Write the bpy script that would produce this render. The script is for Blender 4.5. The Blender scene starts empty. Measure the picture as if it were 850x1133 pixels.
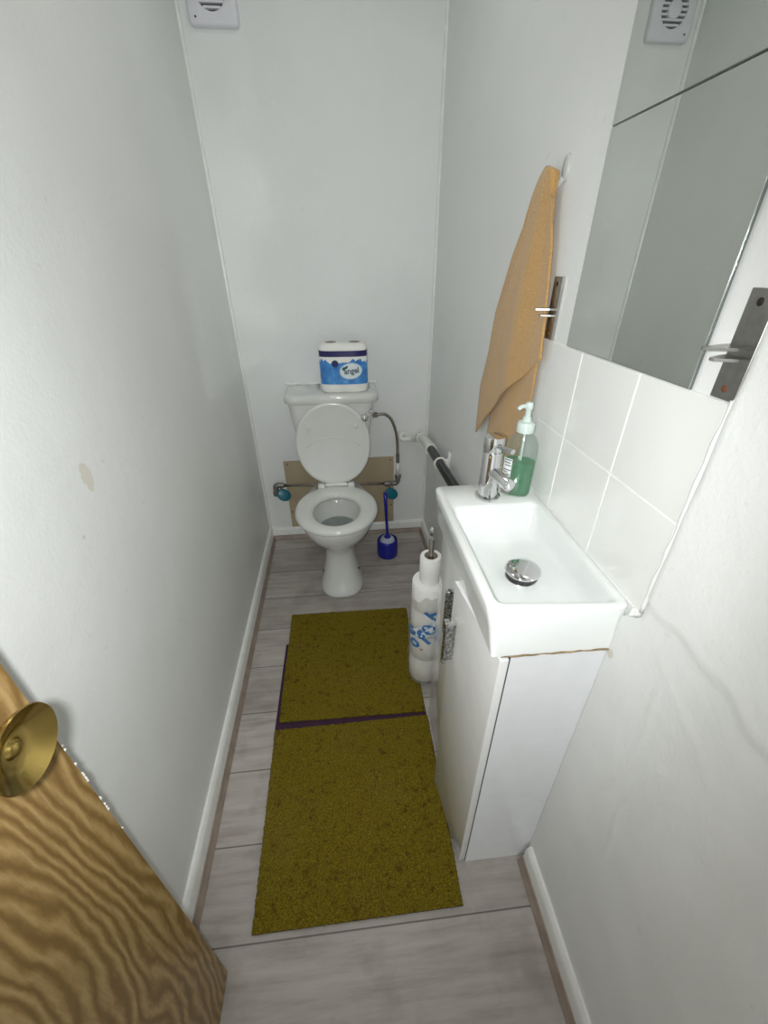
import bpy, bmesh, math, random
from mathutils import Vector, Matrix
random.seed(7)
PI = math.pi
sc = bpy.context.scene
COL = sc.collection

# ------------------------------------------------------------------ helpers
def link(name, bm, m, parent=None, smooth=None):
    bmesh.ops.recalc_face_normals(bm, faces=bm.faces[:])
    me = bpy.data.meshes.new(name)
    bm.to_mesh(me); bm.free()
    if m: me.materials.append(m)
    o = bpy.data.objects.new(name, me)
    COL.objects.link(o)
    if smooth is not None:
        for p in me.polygons: p.use_smooth = True
        if smooth < 179:
            me.set_sharp_from_angle(angle=math.radians(smooth))
    if parent: o.parent = parent
    return o

def tag(o, label, cat, group=None):
    o['label'] = label; o['category'] = cat
    if group: o['group'] = group
    return o

def thing(name, label, cat, loc=(0, 0, 0), rz=0.0, group=None):
    o = bpy.data.objects.new(name, None)
    o.empty_display_size = .05
    COL.objects.link(o); o.location = loc; o.rotation_euler = (0, 0, rz)
    return tag(o, label, cat, group)

def struct(name, bm, m, smooth=None):
    o = link(name, bm, m, None, smooth); o['kind'] = 'structure'; return o

def box(bm, x0, x1, y0, y1, z0, z1, bev=0, seg=2):
    r = bmesh.ops.create_cube(bm, size=1)
    for v in r['verts']:
        v.co = Vector((x0 + (v.co.x + .5) * (x1 - x0), y0 + (v.co.y + .5) * (y1 - y0), z0 + (v.co.z + .5) * (z1 - z0)))
    if bev:
        es = {e for v in r['verts'] for e in v.link_edges}
        bmesh.ops.bevel(bm, geom=list(es), offset=bev, segments=seg, profile=.5, affect='EDGES')
    return bm

def hexa(bm, pts, bev=0, seg=2):
    """8 corner points: bottom 4 in order, top 4 in the same order"""
    v = [bm.verts.new(p) for p in pts]
    for f in ((3, 2, 1, 0), (4, 5, 6, 7), (0, 1, 5, 4), (1, 2, 6, 5), (2, 3, 7, 6), (3, 0, 4, 7)):
        bm.faces.new([v[i] for i in f])
    if bev:
        es = {e for q in v for e in q.link_edges}
        bmesh.ops.bevel(bm, geom=list(es), offset=bev, segments=seg, profile=.5, affect='EDGES')
    return bm

def loft(bm, loops, cap0=True, cap1=True, closed=False):
    rings = [[bm.verts.new(p) for p in L] for L in loops]
    n = len(rings[0]); m = len(rings)
    for i in range(m if closed else m - 1):
        a, b = rings[i], rings[(i + 1) % m]
        for k in range(n):
            bm.faces.new((a[k], a[(k + 1) % n], b[(k + 1) % n], b[k]))
    if not closed:
        if cap0: bm.faces.new(list(reversed(rings[0])))
        if cap1: bm.faces.new(rings[-1])
    return rings

def lathe(bm, prof, n=32, axis='Z', o=(0, 0, 0), cap0=True, cap1=True):
    """prof: (r, h) pairs"""
    L = []
    for r, h in prof:
        ring = []
        for k in range(n):
            a = 2 * PI * k / n
            c, s = r * math.cos(a), r * math.sin(a)
            p = {'Z': (c, s, h), 'X': (h, c, s), 'Y': (s, h, c)}[axis]
            ring.append(Vector(p) + Vector(o))
        L.append(ring)
    loft(bm, L, cap0, cap1)
    return bm

def smooth_path(pts, k=8):
    pts = [Vector(p) for p in pts]; out = []
    P = [pts[0] * 2 - pts[1]] + pts + [pts[-1] * 2 - pts[-2]]
    for i in range(1, len(P) - 2):
        p0, p1, p2, p3 = P[i - 1], P[i], P[i + 1], P[i + 2]
        for j in range(k):
            t = j / k
            out.append(.5 * ((2 * p1) + (p2 - p0) * t + (2 * p0 - 5 * p1 + 4 * p2 - p3) * t * t + (3 * p1 - p0 - 3 * p2 + p3) * t ** 3))
    out.append(pts[-1]); return out

def tube(bm, pts, r, n=12, rfun=None):
    pts = [Vector(p) for p in pts]
    T = []
    for i in range(len(pts)):
        a = pts[max(i - 1, 0)]; b = pts[min(i + 1, len(pts) - 1)]
        T.append((b - a).normalized())
    ref = Vector((0, 0, 1)) if abs(T[0].z) < .9 else Vector((1, 0, 0))
    N = (ref - T[0] * ref.dot(T[0])).normalized()
    L = []
    for i, p in enumerate(pts):
        N = (N - T[i] * N.dot(T[i])).normalized()
        B = T[i].cross(N)
        rr = rfun(i / (len(pts) - 1)) if rfun else r
        L.append([p + (N * math.cos(2 * PI * k / n) + B * math.sin(2 * PI * k / n)) * rr for k in range(n)])
    loft(bm, L)
    return bm

def rrect(x0, x1, y0, y1, r, z, seg=6):
    pts = []
    for cx, cy, a0 in ((x1 - r, y1 - r, 0), (x0 + r, y1 - r, PI / 2), (x0 + r, y0 + r, PI), (x1 - r, y0 + r, 1.5 * PI)):
        for k in range(seg + 1):
            a = a0 + PI / 2 * k / seg
            pts.append(Vector((cx + r * math.cos(a), cy + r * math.sin(a), z)))
    return pts

def rquad(c, r, z, seg=6):
    """rounded quad; c = four xy corners counter-clockwise; fillets"""
    pts = []; n = 4
    for i in range(n):
        p = Vector((c[i][0], c[i][1])); a = Vector((c[i - 1][0], c[i - 1][1])) - p; b = Vector((c[(i + 1) % n][0], c[(i + 1) % n][1])) - p
        a.normalize(); b.normalize()
        for k in range(seg + 1):
            t = k / seg
            q = p + a * r * (1 - t) ** 2 + b * r * t ** 2
            pts.append(Vector((q.x, q.y, z)))
    return pts

def egg(cx, cy, hw, front, back, z, n=48, e=2.0, tilt=None):
    """y- is the front; superellipse exponent e"""
    pts = []
    for k in range(n):
        a = 2 * PI * k / n
        c, s = math.cos(a), math.sin(a)
        x = hw * math.copysign(abs(c) ** (2 / e), c)
        y = (back if s > 0 else front) * math.copysign(abs(s) ** (2 / e), s)
        pts.append(Vector((cx + x, cy + y, z)))
    return pts

def text_mesh(body, size, font_bold=False):
    cu = bpy.data.curves.new('lettering', 'FONT')
    cu.body = body; cu.size = size; cu.align_x = 'CENTER'; cu.align_y = 'CENTER'
    cu.resolution_u = 3
    if font_bold: cu.offset = size * .03
    o = bpy.data.objects.new('lettering', cu); COL.objects.link(o)
    dg = bpy.context.evaluated_depsgraph_get(); dg.update()
    me = bpy.data.meshes.new_from_object(o.evaluated_get(dg))
    bpy.data.objects.remove(o); bpy.data.curves.remove(cu)
    bm = bmesh.new(); bm.from_mesh(me); bpy.data.meshes.remove(me)
    return bm

# ------------------------------------------------------------------ materials
class NT:
    def __init__(s, name):
        s.m = bpy.data.materials.new(name); s.m.use_nodes = True
        s.t = s.m.node_tree; s.b = s.t.nodes['Principled BSDF']; s.out = s.t.nodes['Material Output']
    def n(s, ty, **kw):
        nd = s.t.nodes.new(ty)
        for k, v in kw.items():
            if k.startswith('i_'):
                key = k[2:]
                nd.inputs[int(key) if key.isdigit() else key.replace('_', ' ')].default_value = v
            else: setattr(nd, k, v)
        return nd
    def l(s, a, b): s.t.links.new(a, b)
    def math(s, op, a, b=None, c=None):
        nd = s.t.nodes.new('ShaderNodeMath'); nd.operation = op
        for i, v in enumerate((a, b, c)):
            if v is None: continue
            if isinstance(v, (int, float)): nd.inputs[i].default_value = v
            else: s.l(v, nd.inputs[i])
        return nd.outputs[0]
    def mix(s, fac, a, b):
        nd = s.t.nodes.new('ShaderNodeMix'); nd.data_type = 'RGBA'
        for sock, v in ((nd.inputs[0], fac), (nd.inputs[6], a), (nd.inputs[7], b)):
            if isinstance(v, tuple): sock.default_value = (*v, 1) if len(v) == 3 else v
            elif isinstance(v, (int, float)): sock.default_value = v
            else: s.l(v, sock)
        return nd.outputs[2]
    def noise(s, scale, detail=2, rough=.5, vec=None, out=0):
        nd = s.n('ShaderNodeTexNoise'); nd.inputs['Scale'].default_value = scale
        nd.inputs['Detail'].default_value = detail; nd.inputs['Roughness'].default_value = rough
        if vec is None: vec = s.pos()
        s.l(vec, nd.inputs['Vector']); return nd.outputs[out]
    def pos(s):
        if not hasattr(s, '_p'): s._p = s.n('ShaderNodeTexCoord')
        return s._p.outputs['Object']
    def ramp(s, f, stops):
        nd = s.n('ShaderNodeValToRGB'); cr = nd.color_ramp
        while len(cr.elements) < len(stops): cr.elements.new(.5)
        for e, (p, c) in zip(cr.elements, stops): e.position = p; e.color = (*c, 1) if len(c) == 3 else c
        s.l(f, nd.inputs[0]); return nd.outputs[0]
    def bump(s, h, strength=.2, dist=.002):
        nd = s.n('ShaderNodeBump'); nd.inputs['Strength'].default_value = strength; nd.inputs['Distance'].default_value = dist
        s.l(h, nd.inputs['Height']); s.l(nd.outputs[0], s.b.inputs['Normal'])
    def scaled(s, v):
        nd = s.n('ShaderNodeMapping'); nd.inputs['Scale'].default_value = v; s.l(s.pos(), nd.inputs[0]); return nd.outputs[0]

def P(name, col, rough=.5, metal=0, spec=.5, vary=.04, vscale=30, bump=0, bscale=200, bdist=.001, coat=0):
    """principled material with a little procedural tone variation"""
    k = NT(name)
    f = k.noise(vscale, 3)
    lo = tuple(max(0, c * (1 - vary)) for c in col); hi = tuple(min(1, c * (1 + vary)) for c in col)
    k.l(k.ramp(f, [(.3, lo), (.7, hi)]), k.b.inputs['Base Color'])
    k.b.inputs['Roughness'].default_value = rough; k.b.inputs['Metallic'].default_value = metal
    k.b.inputs['Specular IOR Level'].default_value = spec; k.b.inputs['Coat Weight'].default_value = coat
    if bump: k.bump(k.noise(bscale, 3), bump, bdist)
    return k.m

WALL = (.765, .781, .769)
def wall_mat(name, stains=(), col=WALL, bumpk=.35):
    k = NT(name)
    big = k.noise(2.2, 4, .6); mid = k.noise(14, 4, .65)
    c = k.mix(k.ramp(big, [(.35, (0, 0, 0)), (.75, (1, 1, 1))]), col, tuple(x * .93 for x in col))
    # small scuffs
    sp = k.noise(38, 2, .5); c = k.mix(k.ramp(sp, [(.735, (0, 0, 0)), (.765, (.35, .35, .35))]), c, (.60, .61, .58))
    sep = k.n('ShaderNodeSeparateXYZ'); k.l(k.pos(), sep.inputs[0])
    for (cy, cz, ry, rz, sc_col, amt) in stains:
        dy = k.math('DIVIDE', k.math('SUBTRACT', sep.outputs[1], cy), ry)
        dz = k.math('DIVIDE', k.math('SUBTRACT', sep.outputs[2], cz), rz)
        d = k.math('ADD', k.math('MULTIPLY', dy, dy), k.math('MULTIPLY', dz, dz))
        d = k.math('ADD', d, k.math('MULTIPLY', k.math('SUBTRACT', k.noise(70, 3), .5), 2.2))
        f = k.math('MULTIPLY', k.math('LESS_THAN', d, .8), amt)
        c = k.mix(f, c, sc_col)
    k.l(c, k.b.inputs['Base Color'])
    k.b.inputs['Roughness'].default_value = .42; k.b.inputs['Specular IOR Level'].default_value = .35
    h = k.math('ADD', k.math('MULTIPLY', k.noise(7, 3), 1.0), k.math('MULTIPLY', k.noise(160, 3), .12))
    k.bump(h, bumpk, .008)
    return k.m

M = {}
M['wall_l'] = wall_mat('painted_wall_left', [(.640, .978, .014, .026, (.63, .59, .49), .7), (.31, .855, .035, .012, (.66, .60, .48), .5), (.575, .905, .006, .004, (.55, .55, .52), .5)])
M['wall_b'] = wall_mat('painted_wall_back')
M['wall_r'] = wall_mat('painted_wall_right', [(.405, .838, .012, .010, (.35, .27, .16), .6)])
M['wall_n'] = wall_mat('painted_plaster', [(.392, .846, .007, .006, (.30, .22, .12), .7), (.394, .752, .008, .008, (.50, .42, .30), .4)], bumpk=.6)
M['ceil'] = P('ceiling_paint', (.80, .80, .78), .8)
M['gloss'] = P('gloss_white_paint', (.76, .77, .74), .3, vary=.05, bump=.15, bscale=40)
M['bead'] = P('wood_beading', (.27, .215, .175), .5, vary=.18, vscale=25)
M['ceramic'] = P('vitreous_china', (.66, .67, .645), .08, vary=.01, coat=.3)
M['basin'] = P('basin_china', (.76, .785, .775), .12, vary=.01, coat=.2)
M['seat'] = P('seat_plastic', (.67, .68, .65), .16, vary=.01)
M['chrome'] = P('chrome', (.72, .72, .73), .06, 1, vary=.01)
M['steel'] = P('brushed_steel', (.36, .35, .335), .32, 1, vary=.1, vscale=90)
M['glitter'] = None
M['braid'] = P('braided_steel', (.42, .39, .34), .35, 1, vary=.3, vscale=500, bump=.6, bscale=700)
M['copper'] = P('old_pipe', (.45, .41, .36), .28, 1, vary=.15, vscale=40)
M['brassfit'] = P('dull_fittings', (.24, .22, .20), .45, .7, vary=.15)
M['teal'] = P('teal_plastic', (.0, .12, .17), .35)
M['board'] = P('hardboard', (.40, .33, .22), .7, vary=.06, vscale=12, bump=.1)
M['pvc'] = P('white_pvc', (.72, .72, .68), .35)
M['blackpipe'] = P('black_pipe', (.012, .013, .014), .18, vary=.1)
M['blue'] = P('blue_plastic', (.010, .014, .25), .25, vary=.03)
M['bristle'] = P('bristles', (.42, .45, .58), .8, vary=.2, vscale=300, bump=.8, bscale=600)
M['paper'] = P('tissue_paper', (.84, .84, .81), .9, vary=.02, bump=.25, bscale=300)
M['core'] = P('card_core', (.30, .27, .23), .9)
M['cab'] = P('cabinet_gloss', (.74, .745, .735), .10, vary=.015, coat=.3)
M['cabside'] = P('cabinet_side', (.74, .755, .77), .22, vary=.02)
M['dark'] = P('dark_gap', (.03, .03, .03), .6)
M['navy'] = P('navy_print', (.022, .018, .11), .25, vary=.05)
M['navydot'] = P('navy_dot', (.010, .022, .12), .3)
M['logowhite'] = P('logo_white', (.72, .78, .82), .3)
M['logotext'] = P('logo_text', (.10, .15, .20), .4)
M['logoleaf'] = P('logo_leaf', (.02, .10, .10), .4)
M['ovalrim'] = P('oval_rim', (.22, .42, .62), .35)
M['letter'] = P('blue_lettering', (.05, .18, .42), .35)
M['red'] = P('red_print', (.40, .10, .10), .4)
M['tile'] = P('glazed_tile', (.78, .79, .77), .12, vary=.02, vscale=6, coat=.2, bump=.05, bscale=9, bdist=.004)
M['grout'] = P('tile_grout', (.82, .82, .80), .8, vary=.05, bump=.2)
M['sealant'] = P('sealant', (.82, .83, .82), .4, bump=.2, bscale=60)
M['grime'] = P('grimy_sealant', (.26, .19, .10), .6, vary=.5, vscale=60)
M['fan'] = P('fan_plastic', (.66, .66, .70), .3, vary=.02)
M['fandark'] = P('fan_dark', (.05, .05, .05), .6)
M['brass'] = P('aged_brass', (.50, .36, .11), .20, 1, vary=.25, vscale=18)
M['purple'] = P('purple_backing', (.035, .008, .030), .8, vary=.2)
M['pump'] = P('pump_plastic', (.62, .72, .68), .3)
M['label'] = P('paper_label', (.80, .82, .82), .4)
M['print'] = P('small_print', (.12, .15, .16), .5)
M['screw'] = P('screw_head', (.05, .045, .04), .4, .8)
M['rust'] = P('rusty_screw', (.16, .06, .03), .7, .3)
M['mirrorback'] = P('mirror_edge', (.12, .14, .13), .3)
M['hookgrey'] = P('grey_hook', (.50, .51, .50), .35)
M['hallwall'] = P('hall_wall', (.7, .69, .66), .7)

# mirror glass
k = NT('mirror_glass'); k.b.inputs['Metallic'].default_value = 1; k.b.inputs['Roughness'].default_value = 0.0
k.l(k.ramp(k.noise(4, 2), [(.3, (.73, .755, .72)), (.7, (.75, .775, .74))]), k.b.inputs['Base Color']); M['mirror'] = k.m

# glittery chrome handle face
k = NT('speckled_chrome'); k.b.inputs['Metallic'].default_value = 1; k.b.inputs['Roughness'].default_value = .2
vo = k.n('ShaderNodeTexVoronoi'); vo.inputs['Scale'].default_value = 130; k.l(k.pos(), vo.inputs['Vector'])
k.l(k.ramp(vo.outputs['Distance'], [(.05, (.7, .7, .7)), (.7, (.30, .30, .30))]), k.b.inputs['Base Color'])
k.bump(vo.outputs['Distance'], .7, .002); M['glitter'] = k.m

# laminate floor: planks across the room, seams at fixed y
k = NT('grey_laminate')
sep = k.n('ShaderNodeSeparateXYZ'); k.l(k.pos(), sep.inputs[0])
u = k.math('DIVIDE', k.math('ADD', sep.outputs[1], 10 * .183 - .307), .183)
pid = k.math('FLOOR', u); fr = k.math('FRACT', u)
wn = k.n('ShaderNodeTexWhiteNoise', noise_dimensions='1D'); k.l(pid, wn.inputs['W'])
cmb = k.n('ShaderNodeCombineXYZ'); k.l(sep.outputs[0], cmb.inputs[0]); k.l(k.math('ADD', k.math('MULTIPLY', sep.outputs[1], 9.0), k.math('MULTIPLY', wn.outputs[0], 40)), cmb.inputs[1])
streak = k.noise(4.0, 6, .62, cmb.outputs[0]); blot = k.noise(7, 4, .6)
c = k.ramp(streak, [(.30, (.275, .240, .214)), (.5, (.415, .380, .350)), (.70, (.50, .465, .435))])
c = k.mix(k.math('MULTIPLY', wn.outputs[0], .45), c, (.275, .25, .228))
c = k.mix(k.ramp(blot, [(.50, (0, 0, 0)), (.70, (.6, .6, .6))]), c, (.225, .195, .172))
seam = k.math('ADD', k.math('LESS_THAN', fr, .012), k.math('GREATER_THAN', fr, .994))
c = k.mix(k.math('MULTIPLY', k.math('MINIMUM', seam, 1.0), .75), c, (.07, .06, .05))
k.l(c, k.b.inputs['Base Color']); k.b.inputs['Roughness'].default_value = .38; k.b.inputs['Specular IOR Level'].default_value = .35
k.bump(streak, .08, .002); M['floor'] = k.m

# coir-like olive mat
k = NT('olive_mat')
f1 = k.noise(260, 3, .7); f2 = k.noise(55, 4, .7); f3 = k.noise(5, 3)
c = k.ramp(f1, [(.28, (.050, .032, .004)), (.5, (.150, .112, .008)), (.72, (.235, .190, .022))])
c = k.mix(k.ramp(f2, [(.54, (0, 0, 0)), (.68, (.8, .8, .8))]), c, (.060, .030, .006))
c = k.mix(k.ramp(f3, [(.5, (0, 0, 0)), (.75, (.25, .25, .25))]), c, (.19, .145, .035))
k.l(c, k.b.inputs['Base Color']); k.b.inputs['Roughness'].default_value = .95; k.b.inputs['Specular IOR Level'].default_value = .1
k.bump(f1, .7, .003); M['mat'] = k.m

# oak veneer with cathedral grain
k = NT('oak_veneer')
warp = k.n('ShaderNodeTexNoise'); warp.inputs['Scale'].default_value = 5.0; warp.inputs['Detail'].default_value = 2.5; k.l(k.scaled((1, 1.5, .55)), warp.inputs['Vector'])
fuzz = k.noise(95, 3, .6, k.scaled((1, 1, .30)))
sp = k.n('ShaderNodeSeparateXYZ'); k.l(k.pos(), sp.inputs[0])
dy = k.math('SUBTRACT', sp.outputs[1], -.015); dz = k.math('MULTIPLY', k.math('SUBTRACT', sp.outputs[2], .62), .24)
rad = k.math('SQRT', k.math('ADD', k.math('MULTIPLY', dy, dy), k.math('MULTIPLY', dz, dz)))
rad = k.math('ADD', rad, k.math('MULTIPLY', k.math('SUBTRACT', warp.outputs[0], .5), .15))
rad = k.math('ADD', rad, k.math('MULTIPLY', k.math('SUBTRACT', fuzz, .5), .012))
wave = k.math('ADD', k.math('MULTIPLY', k.math('SINE', k.math('MULTIPLY', rad, 2 * PI / .0175)), .5), .5)
fine = k.noise(120, 4, .65, k.scaled((1, 1.6, .10)))
c = k.ramp(wave, [(.0, (.175, .104, .034)), (.4, (.250, .155, .054)), (.8, (.315, .205, .080)), (1, (.355, .243, .104))])
c = k.mix(k.ramp(fine, [(.45, (0, 0, 0)), (.75, (.55, .55, .55))]), c, (.16, .092, .032))
class _W: outputs = {'Fac': wave}
wv = _W
k.l(c, k.b.inputs['Base Color']); k.b.inputs['Roughness'].default_value = .38; k.b.inputs['Specular IOR Level'].default_value = .3
k.bump(wv.outputs['Fac'], .1, .002); M['oak'] = k.m

# towel
k = NT('ochre_terry')
c = k.ramp(k.noise(420, 2), [(.3, (.42, .24, .080)), (.7, (.61, .375, .140))])
c = k.mix(k.ramp(k.noise(8, 3), [(.4, (0, 0, 0)), (.75, (.35, .35, .35))]), c, (.46, .26, .09))
k.l(c, k.b.inputs['Base Color']); k.b.inputs['Roughness'].default_value = .95
k.b.inputs['Sheen Weight'].default_value = .3; k.bump(k.noise(500, 2), .7, .002); M['towel'] = k.m

# blue printed film: lighter clouds towards noise, plain blue elsewhere
k = NT('blue_printed_film')
c = k.ramp(k.noise(32, 4, .6), [(.35, (.035, .17, .50)), (.6, (.075, .29, .66)), (.8, (.24, .48, .78))])
k.l(c, k.b.inputs['Base Color']); k.b.inputs['Roughness'].default_value = .2; M['film'] = k.m

# clear plastics: tinted transparent + gloss
def clear(name, tint, gloss=.12, rough=.05, diffuse=0, dcol=(1, 1, 1)):
    k = NT(name); t = k.t
    tr = k.n('ShaderNodeBsdfTransparent'); tr.inputs[0].default_value = (*tint, 1)
    gl = k.n('ShaderNodeBsdfGlossy'); gl.inputs['Roughness'].default_value = rough
    fr = k.n('ShaderNodeLayerWeight'); fr.inputs[0].default_value = .3
    fac = k.math('ADD', k.math('MULTIPLY', k.math('POWER', fr.outputs['Facing'], 3.0), .6), gloss * .3 + .02)
    a = tr.outputs[0]
    if diffuse:
        df = k.n('ShaderNodeBsdfTranslucent'); df.inputs[0].default_value = (*dcol, 1)
        d2 = k.n('ShaderNodeBsdfDiffuse'); d2.inputs[0].default_value = (*dcol, 1)
        md = k.n('ShaderNodeMixShader'); md.inputs[0].default_value = .5; k.l(df.outputs[0], md.inputs[1]); k.l(d2.outputs[0], md.inputs[2])
        mx0 = k.n('ShaderNodeMixShader'); mx0.inputs[0].default_value = diffuse
        k.l(a, mx0.inputs[1]); k.l(md.outputs[0], mx0.inputs[2]); a = mx0.outputs[0]
    mx = k.n('ShaderNodeMixShader'); k.l(fac, mx.inputs[0]); k.l(a, mx.inputs[1]); k.l(gl.outputs[0], mx.inputs[2])
    k.l(mx.outputs[0], k.out.inputs['Surface']); return k.m
M['bottle'] = clear('clear_bottle', (.90, .94, .92), diffuse=.12, dcol=(.6, .66, .63))
M['liquid'] = clear('green_soap', (.30, .72, .46), diffuse=.45, dcol=(.16, .48, .27))
M['wrap'] = clear('clear_wrap', (.97, .97, .965), gloss=.25, rough=.12, diffuse=.22, dcol=(.78, .76, .73))
M['water'] = clear('toilet_water', (.62, .66, .65))

# ------------------------------------------------------------------ room shell
YB = 1.89; YF = -.52; H = 2.30
XL = lambda y: -.4155 - .0128 * (y - .2)          # left wall face
XR = lambda y: .4065 - .0095 * (y - .373)         # right wall face behind the basin
XN = .384; YN = .372                              # plastered stretch nearer the door

bm = bmesh.new(); hexa(bm, [(XL(YF) - .1, YF, 0), (XL(YF), YF, 0), (XL(YB), YB, 0), (XL(YB) - .1, YB, 0), (XL(YF) - .1, YF, H), (XL(YF), YF, H), (XL(YB), YB, H), (XL(YB) - .1, YB, H)])
struct('wall_left', bm, M['wall_l'])
bm = bmesh.new(); hexa(bm, [(XR(YN), YN, 0), (.52, YN, 0), (.52, YB, 0), (XR(YB), YB, 0), (XR(YN), YN, H), (.52, YN, H), (.52, YB, H), (XR(YB), YB, H)])
struct('wall_right', bm, M['wall_r'])
bm = bmesh.new(); box(bm, -.56, .54, YB, YB + .1, 0, H); struct('wall_back', bm, M['wall_b'])
bm = bmesh.new(); box(bm, -.56, .54, YF - .9, YB + .1, -.08, 0); struct('floor', bm, M['floor'])
bm = bmesh.new(); box(bm, -.56, .54, YF - .1, YB + .1, H, H + .08); struct('ceiling', bm, M['ceil'])
# wall with the doorway the photo is taken from
bm = bmesh.new(); box(bm, -.56, -.36, YF - .1, YF, 0, H); box(bm, .38, .54, YF - .1, YF, 0, H); box(bm, -.36, .38, YF - .1, YF, 2.03, H)
struct('wall_front', bm, M['ceil'])

# plastered stretch: the coat above an uneven ridge stands prouder than the patch below it
def ridge(y):
    t = (.372 - y)
    base = .893 - .12 * max(0, .03 - t) - .16 * min(t, .17) + .2 * max(0, t - .17)
    return base + .006 * math.sin(31 * y) + .004 * math.sin(83 * y + 1)
bm = bmesh.new()
ny, nz = 180, 300
grid = []
for i in range(ny + 1):
    y0_ = YN + (YF - YN) * i / ny; col = []
    for j in range(nz + 1):
        z = H * j / nz
        y = y0_ + (.0298 * max(0, 1 - i / 9) / (1 + math.exp(max(-60, min(60, (z - .838) / .004)))))
        d = z - ridge(y)
        s = 1 / (1 + math.exp(-max(-50, min(50, d / .0022))))
        lip = math.exp(-((d - .004) / .006) ** 2)
        x = XN + .0014 - .0018 * s - .0013 * lip
        # old cracks and drips below the ridge
        for (yy, z0, z1, w, a) in ((.305, .52, .80, .0035, .0019), (.262, .42, .70, .004, .0019), (.335, .60, .78, .003, .0013)):
            if z0 < z < z1:
                yc = yy + .010 * math.sin(z * 17 + yy * 40) - .03 * (z - z0)
                x -= a * math.exp(-((y - yc) / w) ** 2)
        d2 = z - (.835 - .55 * (.33 - y)) ; 
        if .20 < y < .325: x -= .0010 * math.exp(-(d2 / .004) ** 2)
        x += .0006 * math.sin(23 * y + 3 * math.sin(9 * z)) * math.cos(19 * z)
        if i < 2 and z > .84: x += .0006 * math.sin(z * 60) * (2 - i) / 2 + (.0025 if i == 0 else 0)
        col.append(bm.verts.new((x, y, z)))
    grid.append(col)
for i in range(ny):
    for j in range(nz):
        bm.faces.new((grid[i][j], grid[i + 1][j], grid[i + 1][j + 1], grid[i][j + 1]))
# returns at the ends and the back so it has its thickness
bk = [[bm.verts.new((.52, YN if i == 0 else YF, H * j / nz)) for j in range(nz + 1)] for i in (0, 1)]
for j in range(nz):
    bm.faces.new((grid[0][j], grid[0][j + 1], bk[0][j + 1], bk[0][j]))
    bm.faces.new((grid[ny][j], bk[1][j], bk[1][j + 1], grid[ny][j + 1]))
    bm.faces.new((bk[0][j], bk[0][j + 1], bk[1][j + 1], bk[1][j]))
struct('wall_right_near', bm, M['wall_n'], smooth=50)

# skirting boards and wooden beading
def skirting(name, a, b, nrm, h, t, m):
    """profile extruded from a to b (xy); nrm points into the room"""
    bm = bmesh.new(); A, B, N = Vector((*a, 0)), Vector((*b, 0)), Vector((*nrm, 0))
    prof = [(0, 0), (t, 0), (t, h - .014), (t - .003, h - .006), (t - .008, h - .001), (t * .45, h), (0, h)]
    loft(bm, [[p + N * u + Vector((0, 0, w)) for u, w in prof] for p in (A, B)])
    return struct(name, bm, m, smooth=40)
def beading(name, a, b, nrm, off, m):
    bm = bmesh.new(); A, B, N = Vector((*a, 0)), Vector((*b, 0)), Vector((*nrm, 0))
    prof = [(0, 0), (.014, 0), (.0145, .004), (.0125, .007), (.0095, .010), (.0065, .015), (.004, .021), (0, .023)]
    loft(bm, [[p + N * (off + u) + Vector((0, 0, w)) for u, w in prof] for p in (A, B)])
    return struct(name, bm, m, smooth=40)
skirting('baseboard_left', (XL(YF), YF), (XL(YB), YB), (1, 0), .074, .014, M['gloss'])
beading('trim_1', (XL(YF), YF), (XL(YB), YB), (1, 0), .012, M['bead'])
skirting('baseboard_right', (.3865, .392), (.3865, YF), (-1, 0), .074, .014, M['gloss'])
beading('trim_2', (.3865, .392), (.3865, YF), (-1, 0), .0125, M['bead'])
skirting('baseboard_back', (XR(YB) - .001, YB), (XL(YB) + .001, YB), (0, -1), .066, .014, M['gloss'])
beading('trim_3', (XR(YB) - .001, YB), (XL(YB) + .001, YB), (0, -1), .012, M['bead'])
skirting('baseboard_right_far', (XR(.82), .82), (XR(YB), YB), (-1, 0), .066, .014, M['gloss'])
beading('trim_4', (XR(.82), .82), (XR(YB), YB), (-1, 0), .012, M['bead'])
# slim corner beads
for nm, x, sx in (('trim_5', XL(YB), 1), ('trim_6', XR(YB), -1)):
    bm = bmesh.new()
    prof = [(0, 0), (.010, 0), (.0095, .004), (.007, .007), (.004, .0095), (0, .010)]
    loft(bm, [[Vector((x + sx * u, YB - w, z)) for u, w in prof] for z in (.066, H)])
    struct(nm, bm, M['gloss'], smooth=40)

# tiled splashback behind the basin
root = thing('tiled_splashback', 'two rows of plain white glazed wall tiles behind the washbasin', 'tiles', (.4, .6, .84))
bm = bmesh.new(); box(bm, .4015, XR(.6) - .0002, .3885, .803, .770, 1.1405, .0005, 1)
o = link('grout', bm, M['grout']); o.parent = root; o.matrix_parent_inverse = Matrix.Translation((-.4, -.6, -.84))
ys = [(.3895, .5340), (.5365, .6875), (.6900, .8015)]; zs = [(.770, .841), (.8435, .9895), (.992, 1.1395)]
for zi, (z0, z1) in enumerate(zs):
    for (y0, y1) in ys:
        bm = bmesh.new(); box(bm, .4000, .4030, y0, y1, z0, z1, .0012, 2)
        o = link('tile', bm, M['tile']); o.parent = root; o.matrix_parent_inverse = Matrix.Translation((-.4, -.6, -.84))
def sub(o, part, root):
    o.parent = part; return o
def adopt(o, root):
    """keep the world shape, hang it under root"""
    o.parent = root; o.matrix_parent_inverse = Matrix.Translation(-Vector(root.location)); return o
# rough sealant line down the end of the tiles
bm = bmesh.new()
pts = [(.3990 + .0005 * math.sin(z * 90), .3855 + .0008 * math.sin(z * 37) + .0004 * math.sin(z * 120), z) for z in [.846 + i * .012 for i in range(26)]]
tube(bm, pts, .005, 8, lambda t: .0032 + .0006 * math.sin(t * 40))
adopt(link('sealant_bead', bm, M['sealant'], None, 180), root)

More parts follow.
